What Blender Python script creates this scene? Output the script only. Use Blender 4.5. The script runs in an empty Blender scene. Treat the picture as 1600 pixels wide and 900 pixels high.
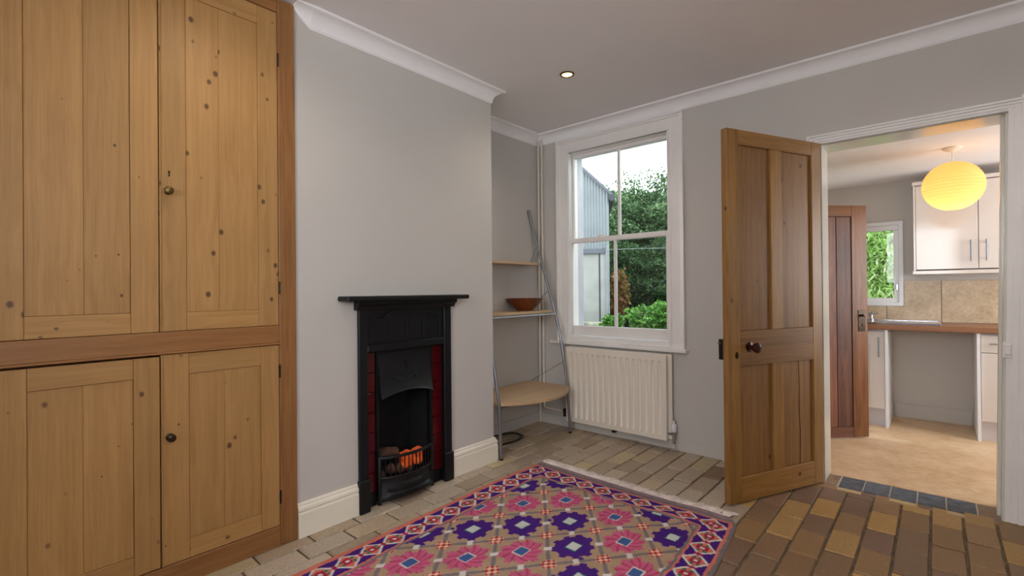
import bpy, bmesh, math, random
import numpy as np
from mathutils import Vector, Matrix
random.seed(7); rng = np.random.default_rng(7)
PI = math.pi
S = bpy.context.scene
COL = S.collection

# ------------------------------------------------------------------ camera, world, lights, exposure
F_PX, YAW, PITCH, ROLL, CAM_H = 758.03, math.radians(41.2566), math.radians(0.2555), math.radians(-0.5272), 1.13
_v = Vector((-math.sin(YAW)*math.cos(PITCH), math.cos(YAW)*math.cos(PITCH), math.sin(PITCH)))
_r = Vector((math.cos(YAW), math.sin(YAW), 0)); _u = _r.cross(_v)
_r2 = math.cos(ROLL)*_r + math.sin(ROLL)*_u; _u2 = -math.sin(ROLL)*_r + math.cos(ROLL)*_u
cam_d = bpy.data.cameras.new('camera'); cam = bpy.data.objects.new('camera', cam_d); COL.objects.link(cam)
cam_d.sensor_width = 36; cam_d.lens = 36*F_PX/1600; cam_d.clip_start = 0.02
cam.matrix_world = Matrix(((_r2.x,_u2.x,-_v.x,0),(_r2.y,_u2.y,-_v.y,0),(_r2.z,_u2.z,-_v.z,CAM_H),(0,0,0,1)))
S.camera = cam
def at(px, py, axis, val):                      # pixel of the 1600x900 photo -> point on an axis-aligned plane
    d = _v + _r2*((px-800)/F_PX) - _u2*((py-450)/F_PX)
    c = Vector((0,0,CAM_H)); return c + d*((val-c[axis])/d[axis])
def to_px(p):
    d = Vector(p)-Vector((0,0,CAM_H)); z = d.dot(_v)
    if z < .05: return None
    return 800+F_PX*d.dot(_r2)/z, 450-F_PX*d.dot(_u2)/z

W = bpy.data.worlds.new('overcast_sky'); S.world = W; W.use_nodes = True
bg = W.node_tree.nodes['Background']; bg.inputs[0].default_value = (0.87,0.935,1.0,1); bg.inputs[1].default_value = 4.5
S.view_settings.view_transform = 'Standard'; S.view_settings.look = 'None'
S.view_settings.gamma = 1.0; S.view_settings.use_curve_mapping = False; S.view_settings.exposure = 0.0
def area(name, loc, rot, sx, sy, power, col, portal=False):
    l = bpy.data.lights.new(name, 'AREA'); l.shape = 'RECTANGLE'; l.size = sx; l.size_y = sy; l.energy = power; l.color = col
    if portal: l.cycles.is_portal = True
    o = bpy.data.objects.new(name, l); COL.objects.link(o); o.location = loc; o.rotation_euler = rot
    return o
REAR_WIN = (-1.0, 0.3, 1.15, 2.25)              # x0, x1, z0, z1 of the window in the wall behind the camera
area('rear_window_daylight', (-.35,-1.42,1.72), (PI/2,0,0), 1.3, 1.1, 37, (.98,.985,1.0))
area('side_fill_light', (1.80,-.25,1.72), (0,PI/2,0), 1.1, 1.3, 19, (.98,.985,1.0))  # added fill lamp outside an unseen window in the right-hand wall
area('garden_window_portal', (-1.88,3.60,1.5), (-PI/2,0,0), .95, 1.6, 1, (1,1,1), True)
area('kitchen_window_portal', (-.6,5.6,1.33), (-PI/2,0,0), .8, .8, 1, (1,1,1), True)
area('kitchen_fill_light', (1.75,4.5,1.35), (0,PI/2,0), 1.0, 1.0, 27, (1.0,.99,.98))  # added fill lamp beyond an unseen opening in the kitchen's right wall
area('back_door_portal', (-1.2,4.35,.9), (0,-PI/2,0), 1.8, .8, 1, (1,1,1), True)

# ------------------------------------------------------------------ helpers
def tag(o, label, cat, group=None, kind=None):
    o['label'] = label; o['category'] = cat
    if group: o['group'] = group
    if kind: o['kind'] = kind
    return o
def link(name, me, mat, parent=None, loc=None, rot=None):
    o = bpy.data.objects.new(name, me); COL.objects.link(o)
    if mat is not None and not me.materials: me.materials.append(mat)
    if parent is not None: o.parent = parent
    if loc is not None: o.location = loc
    if rot is not None: o.rotation_euler = rot
    return o
def empty(name, loc=(0,0,0), rz=0, label=None, cat=None, group=None, kind=None):
    o = bpy.data.objects.new(name, None); COL.objects.link(o); o.location = loc; o.rotation_euler = (0,0,rz)
    o.empty_display_size = .1
    if label: tag(o, label, cat, group, kind)
    return o
def obj(name, bm, mat, parent=None, smooth=False, loc=None, rot=None):
    bmesh.ops.recalc_face_normals(bm, faces=bm.faces[:])
    me = bpy.data.meshes.new(name); bm.to_mesh(me); bm.free()
    if smooth:
        for p in me.polygons: p.use_smooth = True
        try: me.set_sharp_from_angle(angle=math.radians(40))
        except Exception: pass
    return link(name, me, mat, parent, loc, rot)
def new(): return bmesh.new()
def box(bm, x0,x1,y0,y1,z0,z1, bev=0, shear=None):
    vs = [bm.verts.new((x,y,z)) for x in (x0,x1) for y in (y0,y1) for z in (z0,z1)]
    fs = [bm.faces.new([vs[i] for i in f]) for f in ((0,1,3,2),(4,6,7,5),(0,4,5,1),(2,3,7,6),(0,2,6,4),(1,5,7,3))]
    if shear:
        for v in vs: v.co = Vector(shear(*v.co))
    if bev:
        es = list({e for f in fs for e in f.edges})
        bmesh.ops.bevel(bm, geom=es, offset=bev, segments=1, profile=.5, affect='EDGES')
    return bm
def bx(name, x0,x1,y0,y1,z0,z1, mat, parent=None, bev=0, shear=None):
    return obj(name, box(new(), x0,x1,y0,y1,z0,z1, bev, shear), mat, parent)
def tube(bm, pts, r, n=8, caps=True):
    pts = [Vector(p) for p in pts]; rings = []
    rs = r if isinstance(r,(list,tuple)) else [r]*len(pts)
    t = (pts[1]-pts[0]).normalized(); ref = Vector((0,0,1)) if abs(t.z) < .9 else Vector((1,0,0))
    nrm = t.cross(ref).normalized()
    for i,p in enumerate(pts):
        a = pts[max(i-1,0)]; b = pts[min(i+1,len(pts)-1)]; t = (b-a).normalized()
        nrm = (nrm - t*nrm.dot(t)).normalized(); bi = t.cross(nrm)
        rings.append([bm.verts.new(p + (nrm*math.cos(2*PI*k/n)+bi*math.sin(2*PI*k/n))*rs[i]) for k in range(n)])
    for a,b in zip(rings, rings[1:]):
        for k in range(n): bm.faces.new((a[k],a[(k+1)%n],b[(k+1)%n],b[k]))
    if caps: bm.faces.new(rings[0][::-1]); bm.faces.new(rings[-1])
    return bm
def lathe(bm, prof, n=24, axis='z', origin=(0,0,0)):
    o = Vector(origin); rings = []
    for r,h in prof:
        ring = []
        for k in range(n):
            a = 2*PI*k/n; c, s = r*math.cos(a), r*math.sin(a)
            p = {'z':(c,s,h),'x':(h,c,s),'y':(c,h,s)}[axis]
            ring.append(bm.verts.new(o+Vector(p)))
        rings.append(ring)
    for a,b in zip(rings, rings[1:]):
        for k in range(n): bm.faces.new((a[k],a[(k+1)%n],b[(k+1)%n],b[k]))
    if prof[0][0] > 1e-5: bm.faces.new(rings[0])
    if prof[-1][0] > 1e-5: bm.faces.new(rings[-1])
    bmesh.ops.remove_doubles(bm, verts=bm.verts[:], dist=1e-5)
    return bm
def prism(bm, poly, axis, a, b):
    def P(u,v,w): return {'x':(w,u,v),'y':(u,w,v),'z':(u,v,w)}[axis]
    A = [bm.verts.new(P(u,v,a)) for u,v in poly]; B = [bm.verts.new(P(u,v,b)) for u,v in poly]; n = len(poly)
    bm.faces.new(A); bm.faces.new(B[::-1])
    for i in range(n): bm.faces.new((A[i],B[i],B[(i+1)%n],A[(i+1)%n]))
    return bm
def sweep(bm, path, prof):
    """profile (offset to the right of the path, z) swept along a 2D polyline with mitred corners"""
    n = len(path); norms = []
    for a,b in zip(path, path[1:]):
        d = Vector((b[0]-a[0], b[1]-a[1])).normalized(); norms.append(Vector((d.y,-d.x)))
    rings = []
    for i,p in enumerate(path):
        if i == 0: m = norms[0]
        elif i == n-1: m = norms[-1]
        else: m = (norms[i-1]+norms[i])/(1+norms[i-1].dot(norms[i]))
        rings.append([bm.verts.new((p[0]+m.x*o, p[1]+m.y*o, z)) for o,z in prof])
    k = len(prof)
    for a,b in zip(rings, rings[1:]):
        for j in range(k): bm.faces.new((a[j],a[(j+1)%k],b[(j+1)%k],b[j]))
    bm.faces.new(rings[0]); bm.faces.new(rings[-1][::-1])
    return bm

# ------------------------------------------------------------------ materials
def srgb(r,g,b): 
    f = lambda c: (c/255/12.92) if c/255 <= .04045 else ((c/255+.055)/1.055)**2.4
    return (f(r),f(g),f(b),1)
class NT:
    def __init__(s, name):
        s.m = bpy.data.materials.new(name); s.m.use_nodes = True; s.t = s.m.node_tree
        s.b = s.t.nodes['Principled BSDF']; s.out = s.t.nodes['Material Output']
    def n(s, typ, **kw):
        nd = s.t.nodes.new(typ)
        for k,v in kw.items():
            if k.startswith('i_'): nd.inputs[k[2:].replace('_',' ')].default_value = v
            else: setattr(nd, k, v)
        return nd
    def l(s, a, b): s.t.links.new(a, b)
    def val(s, v):
        return v
    def mathn(s, op, a, b=None):
        nd = s.n('ShaderNodeMath', operation=op)
        for i,x in enumerate((a,b)):
            if x is None: continue
            if isinstance(x,(int,float)): nd.inputs[i].default_value = x
            else: s.l(x, nd.inputs[i])
        return nd.outputs[0]
    def mix(s, f, a, b, blend='MIX'):
        nd = s.n('ShaderNodeMix', data_type='RGBA', blend_type=blend)
        for i,x in ((0,f),(6,a),(7,b)):
            if isinstance(x,(int,float)): nd.inputs[i].default_value = x
            elif isinstance(x,tuple): nd.inputs[i].default_value = x
            else: s.l(x, nd.inputs[i])
        return nd.outputs[2]
    def ramp(s, f, stops):
        nd = s.n('ShaderNodeValToRGB'); cr = nd.color_ramp
        while len(cr.elements) < len(stops): cr.elements.new(.5)
        for e,(p,c) in zip(cr.elements, stops): e.position = p; e.color = c if isinstance(c,tuple) else (c,c,c,1)
        s.l(f, nd.inputs[0]); return nd.outputs[0]
    def coords(s, scale=(1,1,1), rand=0, which='Object'):
        tc = s.n('ShaderNodeTexCoord'); mp = s.n('ShaderNodeMapping'); mp.inputs['Scale'].default_value = scale
        src = tc.outputs[which]
        if rand:
            oi = s.n('ShaderNodeObjectInfo'); va = s.n('ShaderNodeVectorMath', operation='ADD')
            sc = s.n('ShaderNodeVectorMath', operation='SCALE'); cb = s.n('ShaderNodeCombineXYZ')
            s.l(oi.outputs['Random'], cb.inputs[0]); s.l(s.mathn('MULTIPLY', oi.outputs['Random'], 3.7), cb.inputs[1]); s.l(s.mathn('MULTIPLY', oi.outputs['Random'], 7.3), cb.inputs[2])
            s.l(cb.outputs[0], sc.inputs[0]); sc.inputs['Scale'].default_value = rand
            s.l(src, va.inputs[0]); s.l(sc.outputs[0], va.inputs[1]); src = va.outputs[0]
        s.l(src, mp.inputs[0]); return mp.outputs[0]
    def noise(s, vec, scale=5, detail=3, rough=.5):
        nd = s.n('ShaderNodeTexNoise'); nd.inputs['Scale'].default_value = scale; nd.inputs['Detail'].default_value = detail; nd.inputs['Roughness'].default_value = rough
        if vec is not None: s.l(vec, nd.inputs['Vector'])
        return nd.outputs[0]
    def base(s, c, rough=.5, metal=0, spec=None):
        if isinstance(c, tuple): s.b.inputs['Base Color'].default_value = c
        else: s.l(c, s.b.inputs['Base Color'])
        if isinstance(rough,(int,float)): s.b.inputs['Roughness'].default_value = rough
        else: s.l(rough, s.b.inputs['Roughness'])
        s.b.inputs['Metallic'].default_value = metal
        if spec is not None: s.b.inputs['Specular IOR Level'].default_value = spec
        return s
    def bump(s, h, strength=.2, dist=.005):
        nd = s.n('ShaderNodeBump'); nd.inputs['Strength'].default_value = strength; nd.inputs['Distance'].default_value = dist
        s.l(h, nd.inputs['Height']); s.l(nd.outputs[0], s.b.inputs['Normal']); return s
def plain(name, rgb, rough=.5, metal=0, var=.06, scale=6, bump=0, bscale=60, spec=None):
    m = NT(name); c = srgb(*rgb); v = m.coords()
    n = m.noise(v, scale, 4)
    lo = tuple(x*(1-var*2.2) for x in c[:3])+(1,); hi = tuple(min(1,x*(1+var*1.5)) for x in c[:3])+(1,)
    m.base(m.ramp(n, [(.3,lo),(.7,hi)]), rough, metal, spec)
    if bump: m.bump(m.noise(m.coords(), bscale, 3), bump, .003)
    return m.m
def wood(name, light, dark, knot, rough=.5, knots=True, ks=8.5, kr=.15, stain=.25):
    m = NT(name); c1, c2, ck = srgb(*light), srgb(*dark), srgb(*knot)
    v = m.coords(rand=5)
    warp = m.noise(v, 3.5, 2)
    vm = m.n('ShaderNodeVectorMath', operation='MULTIPLY_ADD')
    cb = m.n('ShaderNodeCombineXYZ'); m.l(warp, cb.inputs[0]); m.l(warp, cb.inputs[1])
    m.l(cb.outputs[0], vm.inputs[0]); vm.inputs[1].default_value = (.05,.05,0); m.l(v, vm.inputs[2])
    mp = m.n('ShaderNodeMapping'); mp.inputs['Scale'].default_value = (46,46,.7); m.l(vm.outputs[0], mp.inputs[0])
    g1 = m.noise(mp.outputs[0], 1, 4, .6)
    mp2 = m.n('ShaderNodeMapping'); mp2.inputs['Scale'].default_value = (220,220,5); m.l(v, mp2.inputs[0])
    g2 = m.noise(mp2.outputs[0], 1, 2)
    t = m.noise(v, 2.2, 3)
    f = m.mathn('ADD', m.mathn('MULTIPLY', g1, .62), m.mathn('MULTIPLY', g2, .38))
    col = m.ramp(f, [(.36,c2),(.62,c1)])
    oi = m.n('ShaderNodeObjectInfo')
    tone = m.ramp(m.mathn('ADD', m.mathn('MULTIPLY', t, .7), m.mathn('MULTIPLY', oi.outputs['Random'], .35)), [(.25,1-stain),(.75,1.08)])
    col = m.mix(1.0, col, tone, 'MULTIPLY')
    if knots:
        vo = m.n('ShaderNodeTexVoronoi'); vo.inputs['Scale'].default_value = 1
        mk = m.n('ShaderNodeMapping'); mk.inputs['Scale'].default_value = (ks,ks,ks*.75); m.l(v, mk.inputs[0]); m.l(mk.outputs[0], vo.inputs['Vector'])
        sep = m.n('ShaderNodeSeparateColor'); m.l(vo.outputs['Color'], sep.inputs[0])
        r = m.mathn('MULTIPLY', sep.outputs[0], kr)
        q = m.mathn('DIVIDE', vo.outputs['Distance'], m.mathn('ADD', r, .001))
        kf = m.ramp(q, [(.55,1.0),(1.0,0.0)])
        col = m.mix(m.mathn('MULTIPLY', kf, .85), col, ck)
    m.base(col, rough).bump(f, .12, .002)
    return m.m
M = {}
M['wall'] = plain('wall_paint', (207,202,196), .85, var=.012, scale=2, bump=.05, bscale=90, spec=.2)
M['ceiling'] = plain('ceiling_paint', (244,240,240), .9, var=.01, scale=2, spec=.2)
M['trim'] = plain('white_gloss_trim', (247,243,240), .32, var=.012)
M['jamb'] = plain('white_jamb_gloss', (226,224,214), .16, var=.02)
M['coving'] = plain('coving_paint', (250,248,248), .7, var=.01)
M['cream'] = plain('cream_skirting', (246,238,222), .35, var=.01)
M['pine'] = wood('stripped_pine', (188,144,88), (170,126,72), (74,46,24), .5, ks=17, kr=.20, stain=.10)
M['pine_frame'] = wood('waxed_pine_frame', (162,114,66), (136,90,48), (80,46,24), .42, ks=6, stain=.12)
M['pine_door'] = wood('golden_pine', (164,120,62), (132,90,40), (66,40,18), .45, ks=8, kr=.13, stain=.2)
M['pine_door2'] = wood('worn_pine_panel', (148,106,56), (120,80,38), (66,42,20), .5, ks=8, kr=.12, stain=.15)
M['old_door'] = wood('weathered_brown_boards', (142,92,70), (84,52,40), (60,34,24), .5, knots=False, stain=.5)
M['old_rail'] = wood('orange_brown_rail', (136,86,46), (96,58,30), (60,34,24), .45, knots=False)
M['oak'] = wood('beech_laminate', (206,176,138), (190,156,116), (150,110,70), .4, knots=False, stain=.08)
M['worktop'] = wood('brown_worktop', (158,108,72), (130,84,54), (80,44,24), .35, knots=False, stain=.15)
M['bowl'] = wood('turned_wood_bowl', (142,74,34), (98,46,20), (60,30,14), .3, knots=False)
M['iron'] = plain('black_cast_iron', (20,22,26), .45, .3, var=.12, scale=30, bump=.15, bscale=120)
M['soot'] = plain('sooty_firebox', (20,20,20), .9, var=.3, scale=12)
M['brass'] = plain('aged_brass', (112,92,52), .35, .85, var=.2, scale=30)
M['bronze'] = plain('dark_bronze_knob', (66,52,38), .3, .7, var=.2, scale=30)
M['mahog'] = plain('dark_mahogany_knob', (66,22,18), .2, var=.2, scale=20)
M['black'] = plain('black_metal', (20,20,22), .4, .3, var=.1)
M['tile_red'] = plain('oxblood_glazed_tile', (84,14,22), .15, var=.12, scale=14)
M['steel'] = plain('satin_steel_tube', (150,153,160), .32, .85, var=.05)
M['chrome'] = plain('chrome', (190,192,198), .18, 1.0, var=.03)
M['rad'] = plain('radiator_enamel', (246,236,222), .35, var=.01)
M['pipe'] = plain('painted_pipe', (224,216,204), .45, var=.02)
M['gloss_white'] = plain('gloss_white_door', (222,213,206), .10, var=.006)
M['white'] = plain('white_melamine', (238,238,240), .4, var=.01)
M['plinth'] = plain('lilac_grey_plinth', (216,210,214), .5, var=.02)
M['upvc'] = plain('white_upvc', (240,242,244), .3, var=.01)
M['slate'] = plain('slate_blue_tile', (88,96,110), .42, var=.25, scale=22, bump=.25, bscale=60)
M['grout'] = plain('pale_grout', (190,184,172), .8, var=.05)
M['joint'] = plain('sandy_joint', (112,96,76), .9, var=.2, scale=20)
M['rubber'] = plain('dark_rubber_cable', (46,38,34), .6)
M['render'] = plain('white_painted_masonry', (196,200,206), .8, var=.04, scale=10, bump=.3, bscale=40)
M['clad'] = plain('grey_metal_cladding', (128,136,138), .6, var=.05, scale=3)
M['clad_low'] = plain('pale_fibre_panel', (156,158,152), .7, var=.08, scale=3)
M['flash'] = plain('grey_flashing', (92,98,106), .6, var=.05)
M['dark_grey'] = plain('dark_grey_trim', (58,62,66), .6, var=.1)
M['moss'] = plain('mossy_stone', (128,132,112), .9, var=.25, scale=9, bump=.5, bscale=25)
M['soil'] = plain('garden_ground', (74,82,48), .95, var=.3, scale=5, bump=.4, bscale=30)
M['bark'] = plain('brown_bark', (84,66,50), .9, var=.3, scale=12, bump=.5, bscale=30)
M['cord'] = plain('white_cord', (228,224,214), .6)
M['fringe'] = plain('undyed_cotton_fringe', (236,222,214), .9, var=.08, scale=30)
M['line_wire'] = plain('pale_wire', (140,146,148), .5)
def leaf_mat(name, a, b, c):
    m = NT(name); g = m.n('ShaderNodeNewGeometry'); 
    m.base(m.ramp(g.outputs['Random Per Island'], [(.1,srgb(*a)),(.55,srgb(*b)),(.95,srgb(*c))]), .5, spec=.3)
    tr = m.n('ShaderNodeBsdfTranslucent'); mx = m.n('ShaderNodeMixShader'); mx.inputs[0].default_value = .4
    m.l(m.b.inputs['Base Color'].links[0].from_socket, tr.inputs[0]); m.l(m.b.outputs[0], mx.inputs[1]); m.l(tr.outputs[0], mx.inputs[2]); m.l(mx.outputs[0], m.out.inputs[0])
    return m.m
M['leaf_dark'] = leaf_mat('dark_leaves', (34,60,36), (60,92,52), (94,128,78))
M['leaf_mid'] = leaf_mat('mid_green_leaves', (50,84,50), (82,116,74), (128,156,108))
M['leaf_bright'] = leaf_mat('bright_leaves', (62,112,44), (92,146,60), (134,180,88))
M['leaf_bamboo'] = leaf_mat('pale_bamboo_leaves', (142,190,92), (190,222,138), (236,246,204))  # leaf colours themselves set pale and bright
M['leaf_rust'] = leaf_mat('rusty_leaves', (110,74,44), (140,98,62), (120,120,60))
def brick_mat():
    m = NT('worn_floor_brick'); oi = m.n('ShaderNodeObjectInfo'); v = m.coords(rand=9)
    n1 = m.noise(v, 16, 5, .65); n2 = m.noise(v, 70, 3)
    shade = m.ramp(n1, [(.28,.62),(.72,1.22)])
    col = m.mix(1.0, oi.outputs['Color'], shade, 'MULTIPLY')
    col = m.mix(m.ramp(n2, [(.5,0.0),(.78,.42)]), col, srgb(196,180,150))
    m.base(col, m.ramp(n1, [(.3,.32),(.7,.6)])).bump(m.mathn('ADD', n1, m.mathn('MULTIPLY', n2, .4)), .35, .004)
    return m.m
M['brick'] = brick_mat()
def lino_mat():
    m = NT('tan_lino'); v = m.coords(); n = m.noise(v, 3, 6, .7)
    mp = m.n('ShaderNodeMapping'); mp.inputs['Scale'].default_value = (6,18,6); m.l(v, mp.inputs[0]); n2 = m.noise(mp.outputs[0], 3, 5, .7)
    f = m.mathn('ADD', m.mathn('MULTIPLY', n, .55), m.mathn('MULTIPLY', n2, .45))
    m.base(m.ramp(f, [(.36,srgb(188,148,106)),(.5,srgb(214,180,140)),(.64,srgb(232,206,172))]), .38); return m.m
M['lino'] = lino_mat()
def stone_tile():
    m = NT('beige_stone_tile'); v = m.coords(rand=4); n = m.noise(v, 7, 6, .7); n2 = m.noise(v, 45, 3)
    f = m.mathn('ADD', m.mathn('MULTIPLY', n, .7), m.mathn('MULTIPLY', n2, .3))
    m.base(m.ramp(f, [(.36,srgb(176,152,122)),(.62,srgb(212,190,160))]), .3); return m.m
M['stone'] = stone_tile()
def glass_mat():
    m = NT('clear_glass'); t = m.t
    tr = m.n('ShaderNodeBsdfTransparent'); gl = m.n('ShaderNodeBsdfGlossy'); gl.inputs['Roughness'].default_value = .02
    fr = m.n('ShaderNodeFresnel'); fr.inputs[0].default_value = 1.35; mx = m.n('ShaderNodeMixShader')
    m.l(fr.outputs[0], mx.inputs[0]); m.l(tr.outputs[0], mx.inputs[1]); m.l(gl.outputs[0], mx.inputs[2]); m.l(mx.outputs[0], m.out.inputs[0])
    return m.m
M['glass'] = glass_mat()
def emit(name, rgb, strength):
    m = NT(name); c = srgb(*rgb); m.base(c, .5)
    m.b.inputs['Emission Color'].default_value = c; m.b.inputs['Emission Strength'].default_value = strength; return m.m
M['bulb'] = emit('halogen_bulb', (255,214,140), 9)
def coal_mat():
    m = NT('glowing_coal'); n = m.noise(m.coords(rand=3), 28, 3)
    m.base(srgb(60,40,32), .8)
    m.l(m.ramp(n, [(.3,srgb(120,30,10)),(.5,srgb(206,74,20)),(.8,srgb(240,120,50))]), m.b.inputs['Emission Color']); m.b.inputs['Emission Strength'].default_value = .55
    return m.m
M['coal'] = coal_mat()
M['log'] = plain('pale_ceramic_log', (96,66,50), .9, var=.25, scale=20)
def paper_mat():
    m = NT('paper_lantern'); tr = m.n('ShaderNodeBsdfTranslucent'); tr.inputs[0].default_value = srgb(255,216,150)
    df = m.n('ShaderNodeBsdfDiffuse'); df.inputs[0].default_value = srgb(250,232,190); mx = m.n('ShaderNodeMixShader'); mx.inputs[0].default_value = .8
    m.l(df.outputs[0], mx.inputs[1]); m.l(tr.outputs[0], mx.inputs[2])
    em = m.n('ShaderNodeEmission'); em.inputs[0].default_value = srgb(255,184,84); em.inputs[1].default_value = .17
    ad = m.n('ShaderNodeAddShader'); m.l(mx.outputs[0], ad.inputs[0]); m.l(em.outputs[0], ad.inputs[1]); m.l(ad.outputs[0], m.out.inputs[0])
    return m.m
M['paper'] = paper_mat()
def rug_mat():
    m = NT('woven_kilim_wool'); a = m.n('ShaderNodeVertexColor'); a.layer_name = 'weave'
    v = m.coords(); mp = m.n('ShaderNodeMapping'); mp.inputs['Scale'].default_value = (90,420,1); m.l(v, mp.inputs[0])
    n = m.noise(mp.outputs[0], 1, 2); n2 = m.noise(v, 14, 4)
    c = m.mix(1.0, a.outputs['Color'], m.ramp(m.mathn('ADD', m.mathn('MULTIPLY', n, .5), m.mathn('MULTIPLY', n2, .5)), [(.3,.78),(.7,1.15)]), 'MULTIPLY')
    m.base(c, .95, spec=.1).bump(n, .4, .002); return m.m
M['rug'] = rug_mat()

# ------------------------------------------------------------------ room shell
XB, XA, YW, YK = -2.224, -2.60, 3.318, 3.52     # breast face, alcove wall, back wall inner face, kitchen face
CEIL, X1, Y0, YB = 2.455, 1.6, -1.2, 2.338
def struct(name, bm, mat, label, cat='wall', parent=None):
    o = obj(name, bm, mat, parent); tag(o, label, cat, kind='structure'); return o
b = new(); box(b, XA-.15, X1, Y0, YW, -.12, -.007)
floor = struct('floor', b, M['joint'], 'worn brick floor of the living room with sandy joints', 'floor')
struct('ceiling', box(new(), XA-.15, X1, Y0-.15, YK, CEIL, CEIL+.1), M['ceiling'], 'flat off-white ceiling of the living room', 'ceiling')
struct('wall_left', box(new(), XA-.15, XA, Y0, YW, 0, CEIL), M['wall'], 'beige alcove wall behind the ladder shelf')
b = new()                                        # chimney breast with a fire opening
FY0, FY1, FZ = 1.378, 1.918, .815
box(b, XA, XB, 1.02, FY0, 0, CEIL); box(b, XA, XB, FY1, YB, 0, CEIL); box(b, XA, XB, FY0, FY1, FZ, CEIL); box(b, XA, XA+.02, FY0, FY1, 0, FZ)
struct('wall_chimney', b, M['wall'], 'beige plastered chimney breast around the black fireplace')
b = new()
WX0, WX1, WZ0, WZ1 = -2.325, -1.432, .70, 2.27   # sash opening
DX0, DX1, DZ = -.52, .275, 1.97                  # doorway opening
box(b, XA-.15, WX0, YW, YK, -.12, CEIL); box(b, WX0, WX1, YW, YK, -.12, WZ0); box(b, WX0, WX1, YW, YK, WZ1, CEIL)
box(b, WX1, DX0, YW, YK, -.12, CEIL); box(b, DX0, DX1, YW, YK, DZ, CEIL); box(b, DX1, X1, YW, YK, -.12, CEIL)
struct('wall_back', b, M['wall'], 'beige wall with the sash window and the kitchen doorway')
b = new(); ox0, ox1, oz0, oz1 = WX0+.0, WX1, WZ0, WZ1     # white painted outer skin with deep window reveal
YO = 3.60
box(b, -4.5, ox0, YK, YO, -.2, 3.2); box(b, ox1, -1.16, YK, YO, -.2, 3.2); box(b, ox0, ox1, YK, YO, -.2, oz0); box(b, ox0, ox1, YK, YO, oz1, 3.2)
struct('wall_outer', b, M['render'], 'white painted outer masonry forming the window reveal')
b = new(); box(b, X1, X1+.12, Y0, -.9, 0, CEIL); box(b, X1, X1+.12, .4, YK, 0, CEIL); box(b, X1, X1+.12, -.9, .4, 0, 1.15); box(b, X1, X1+.12, -.9, .4, 2.25, CEIL)
struct('wall_right', b, M['wall'], 'beige right-hand wall, unseen, with a window added for fill light')
w4 = empty('fill_window', (X1+.06,-.25,1.15), PI/2, 'unseen white casement window added to the right-hand wall for fill light', 'window', kind='structure')  # unseen window, added so the fill lamp can light the chimney breast
b = new()
for xa,xb,za,zb in ((-.65,.65,0,.06),(-.65,.65,1.04,1.1),(-.65,-.59,.06,1.04),(.59,.65,.06,1.04),(-.02,.02,.06,1.04)): box(b, xa,xb,-.03,.03,za,zb)
obj('window_frame', b, M['trim'], w4)
for s_ in (-1,1): bx('pane', *(sorted((s_*.021, s_*.589))), -.002, .002, .061, 1.039, M['glass'], w4)
b = new(); rx0, rx1, rz0, rz1 = REAR_WIN
box(b, XA-.15, rx0, Y0-.15, Y0, -.12, CEIL); box(b, rx1, X1+.12, Y0-.15, Y0, -.12, CEIL); box(b, rx0, rx1, Y0-.15, Y0, -.12, rz0); box(b, rx0, rx1, Y0-.15, Y0, rz1, CEIL)
struct('wall_front', b, M['wall'], 'beige wall with a street window behind the camera')
w3 = empty('window_3', (-.35,Y0-.1,rz0), 0, 'white casement window in the wall behind the camera', 'window', kind='structure')
b = new(); hw = (rx1-rx0)/2; hh = rz1-rz0
box(b, -hw, hw, -.03, .03, 0, .06); box(b, -hw, hw, -.03, .03, hh-.06, hh); box(b, -hw, -hw+.06, -.03, .03, .06, hh-.06); box(b, hw-.06, hw, -.03, .03, .06, hh-.06); box(b, -.02, .02, -.03, .03, .06, hh-.06)
obj('window_frame', b, M['trim'], w3)
for s in (-1,1): bx('pane', *(sorted((s*.021, s*(hw-.061)))), -.002, .002, .061, hh-.061, M['glass'], w3)

# coving round the room
prof = [(0,CEIL-.082),(.004,CEIL-.082),(.006,CEIL-.076)]
for k in range(9):
    a = k/8*PI/2; prof.append((.066-.058*math.cos(a), CEIL-.012-.062*(1-math.sin(a))))
prof += [(.068,CEIL-.010),(.072,CEIL-.010),(.074,CEIL),(0,CEIL)]
struct('trim_1', sweep(new(), [(XB,1.10),(XB,YB),(XA,YB),(XA,YW),(X1,YW)], prof), M['coving'], 'white concave plaster coving along the chimney breast and window wall', 'coving')
for f in bpy.data.objects['trim_1'].data.polygons: f.use_smooth = False
b = new(); ra = [b.verts.new((XB+o_, 1.0995, z_)) for o_,z_ in prof]; rb = [b.verts.new((XB+o_*.8, 1.018, CEIL-(CEIL-z_)*.22)) for o_,z_ in prof]
for k in range(len(prof)): b.faces.new((ra[k], ra[(k+1) % len(prof)], rb[(k+1) % len(prof)], rb[k]))
b.faces.new(ra); b.faces.new(rb[::-1])
struct('trim_2', b, M['coving'], 'tapering white coving end that dies into the cupboard corner', 'coving')
# skirtings
sk = [(0,0),(.020,0),(.020,.108),(.016,.114),(.016,.120),(.020,.124),(.018,.136),(.010,.142),(.010,.150),(.005,.157),(0,.157)]
struct('baseboard_left', sweep(new(), [(XB,1.022),(XB,1.332)], sk), M['cream'], 'cream moulded skirting between cupboard and fireplace', 'skirting')
struct('baseboard_chimney', sweep(new(), [(XB,1.948),(XB,YB),(XA,YB)], sk), M['cream'], 'cream moulded skirting right of the fireplace', 'skirting')
sk2 = [(0,0),(.014,0),(.014,.076),(.010,.082),(0,.082)]
struct('baseboard_alcove', sweep(new(), [(XA,YB+.021),(XA,YW),(-.60,YW)], sk2), M['wall'], 'low plain skirting under the radiator and in the alcove', 'skirting')

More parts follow.
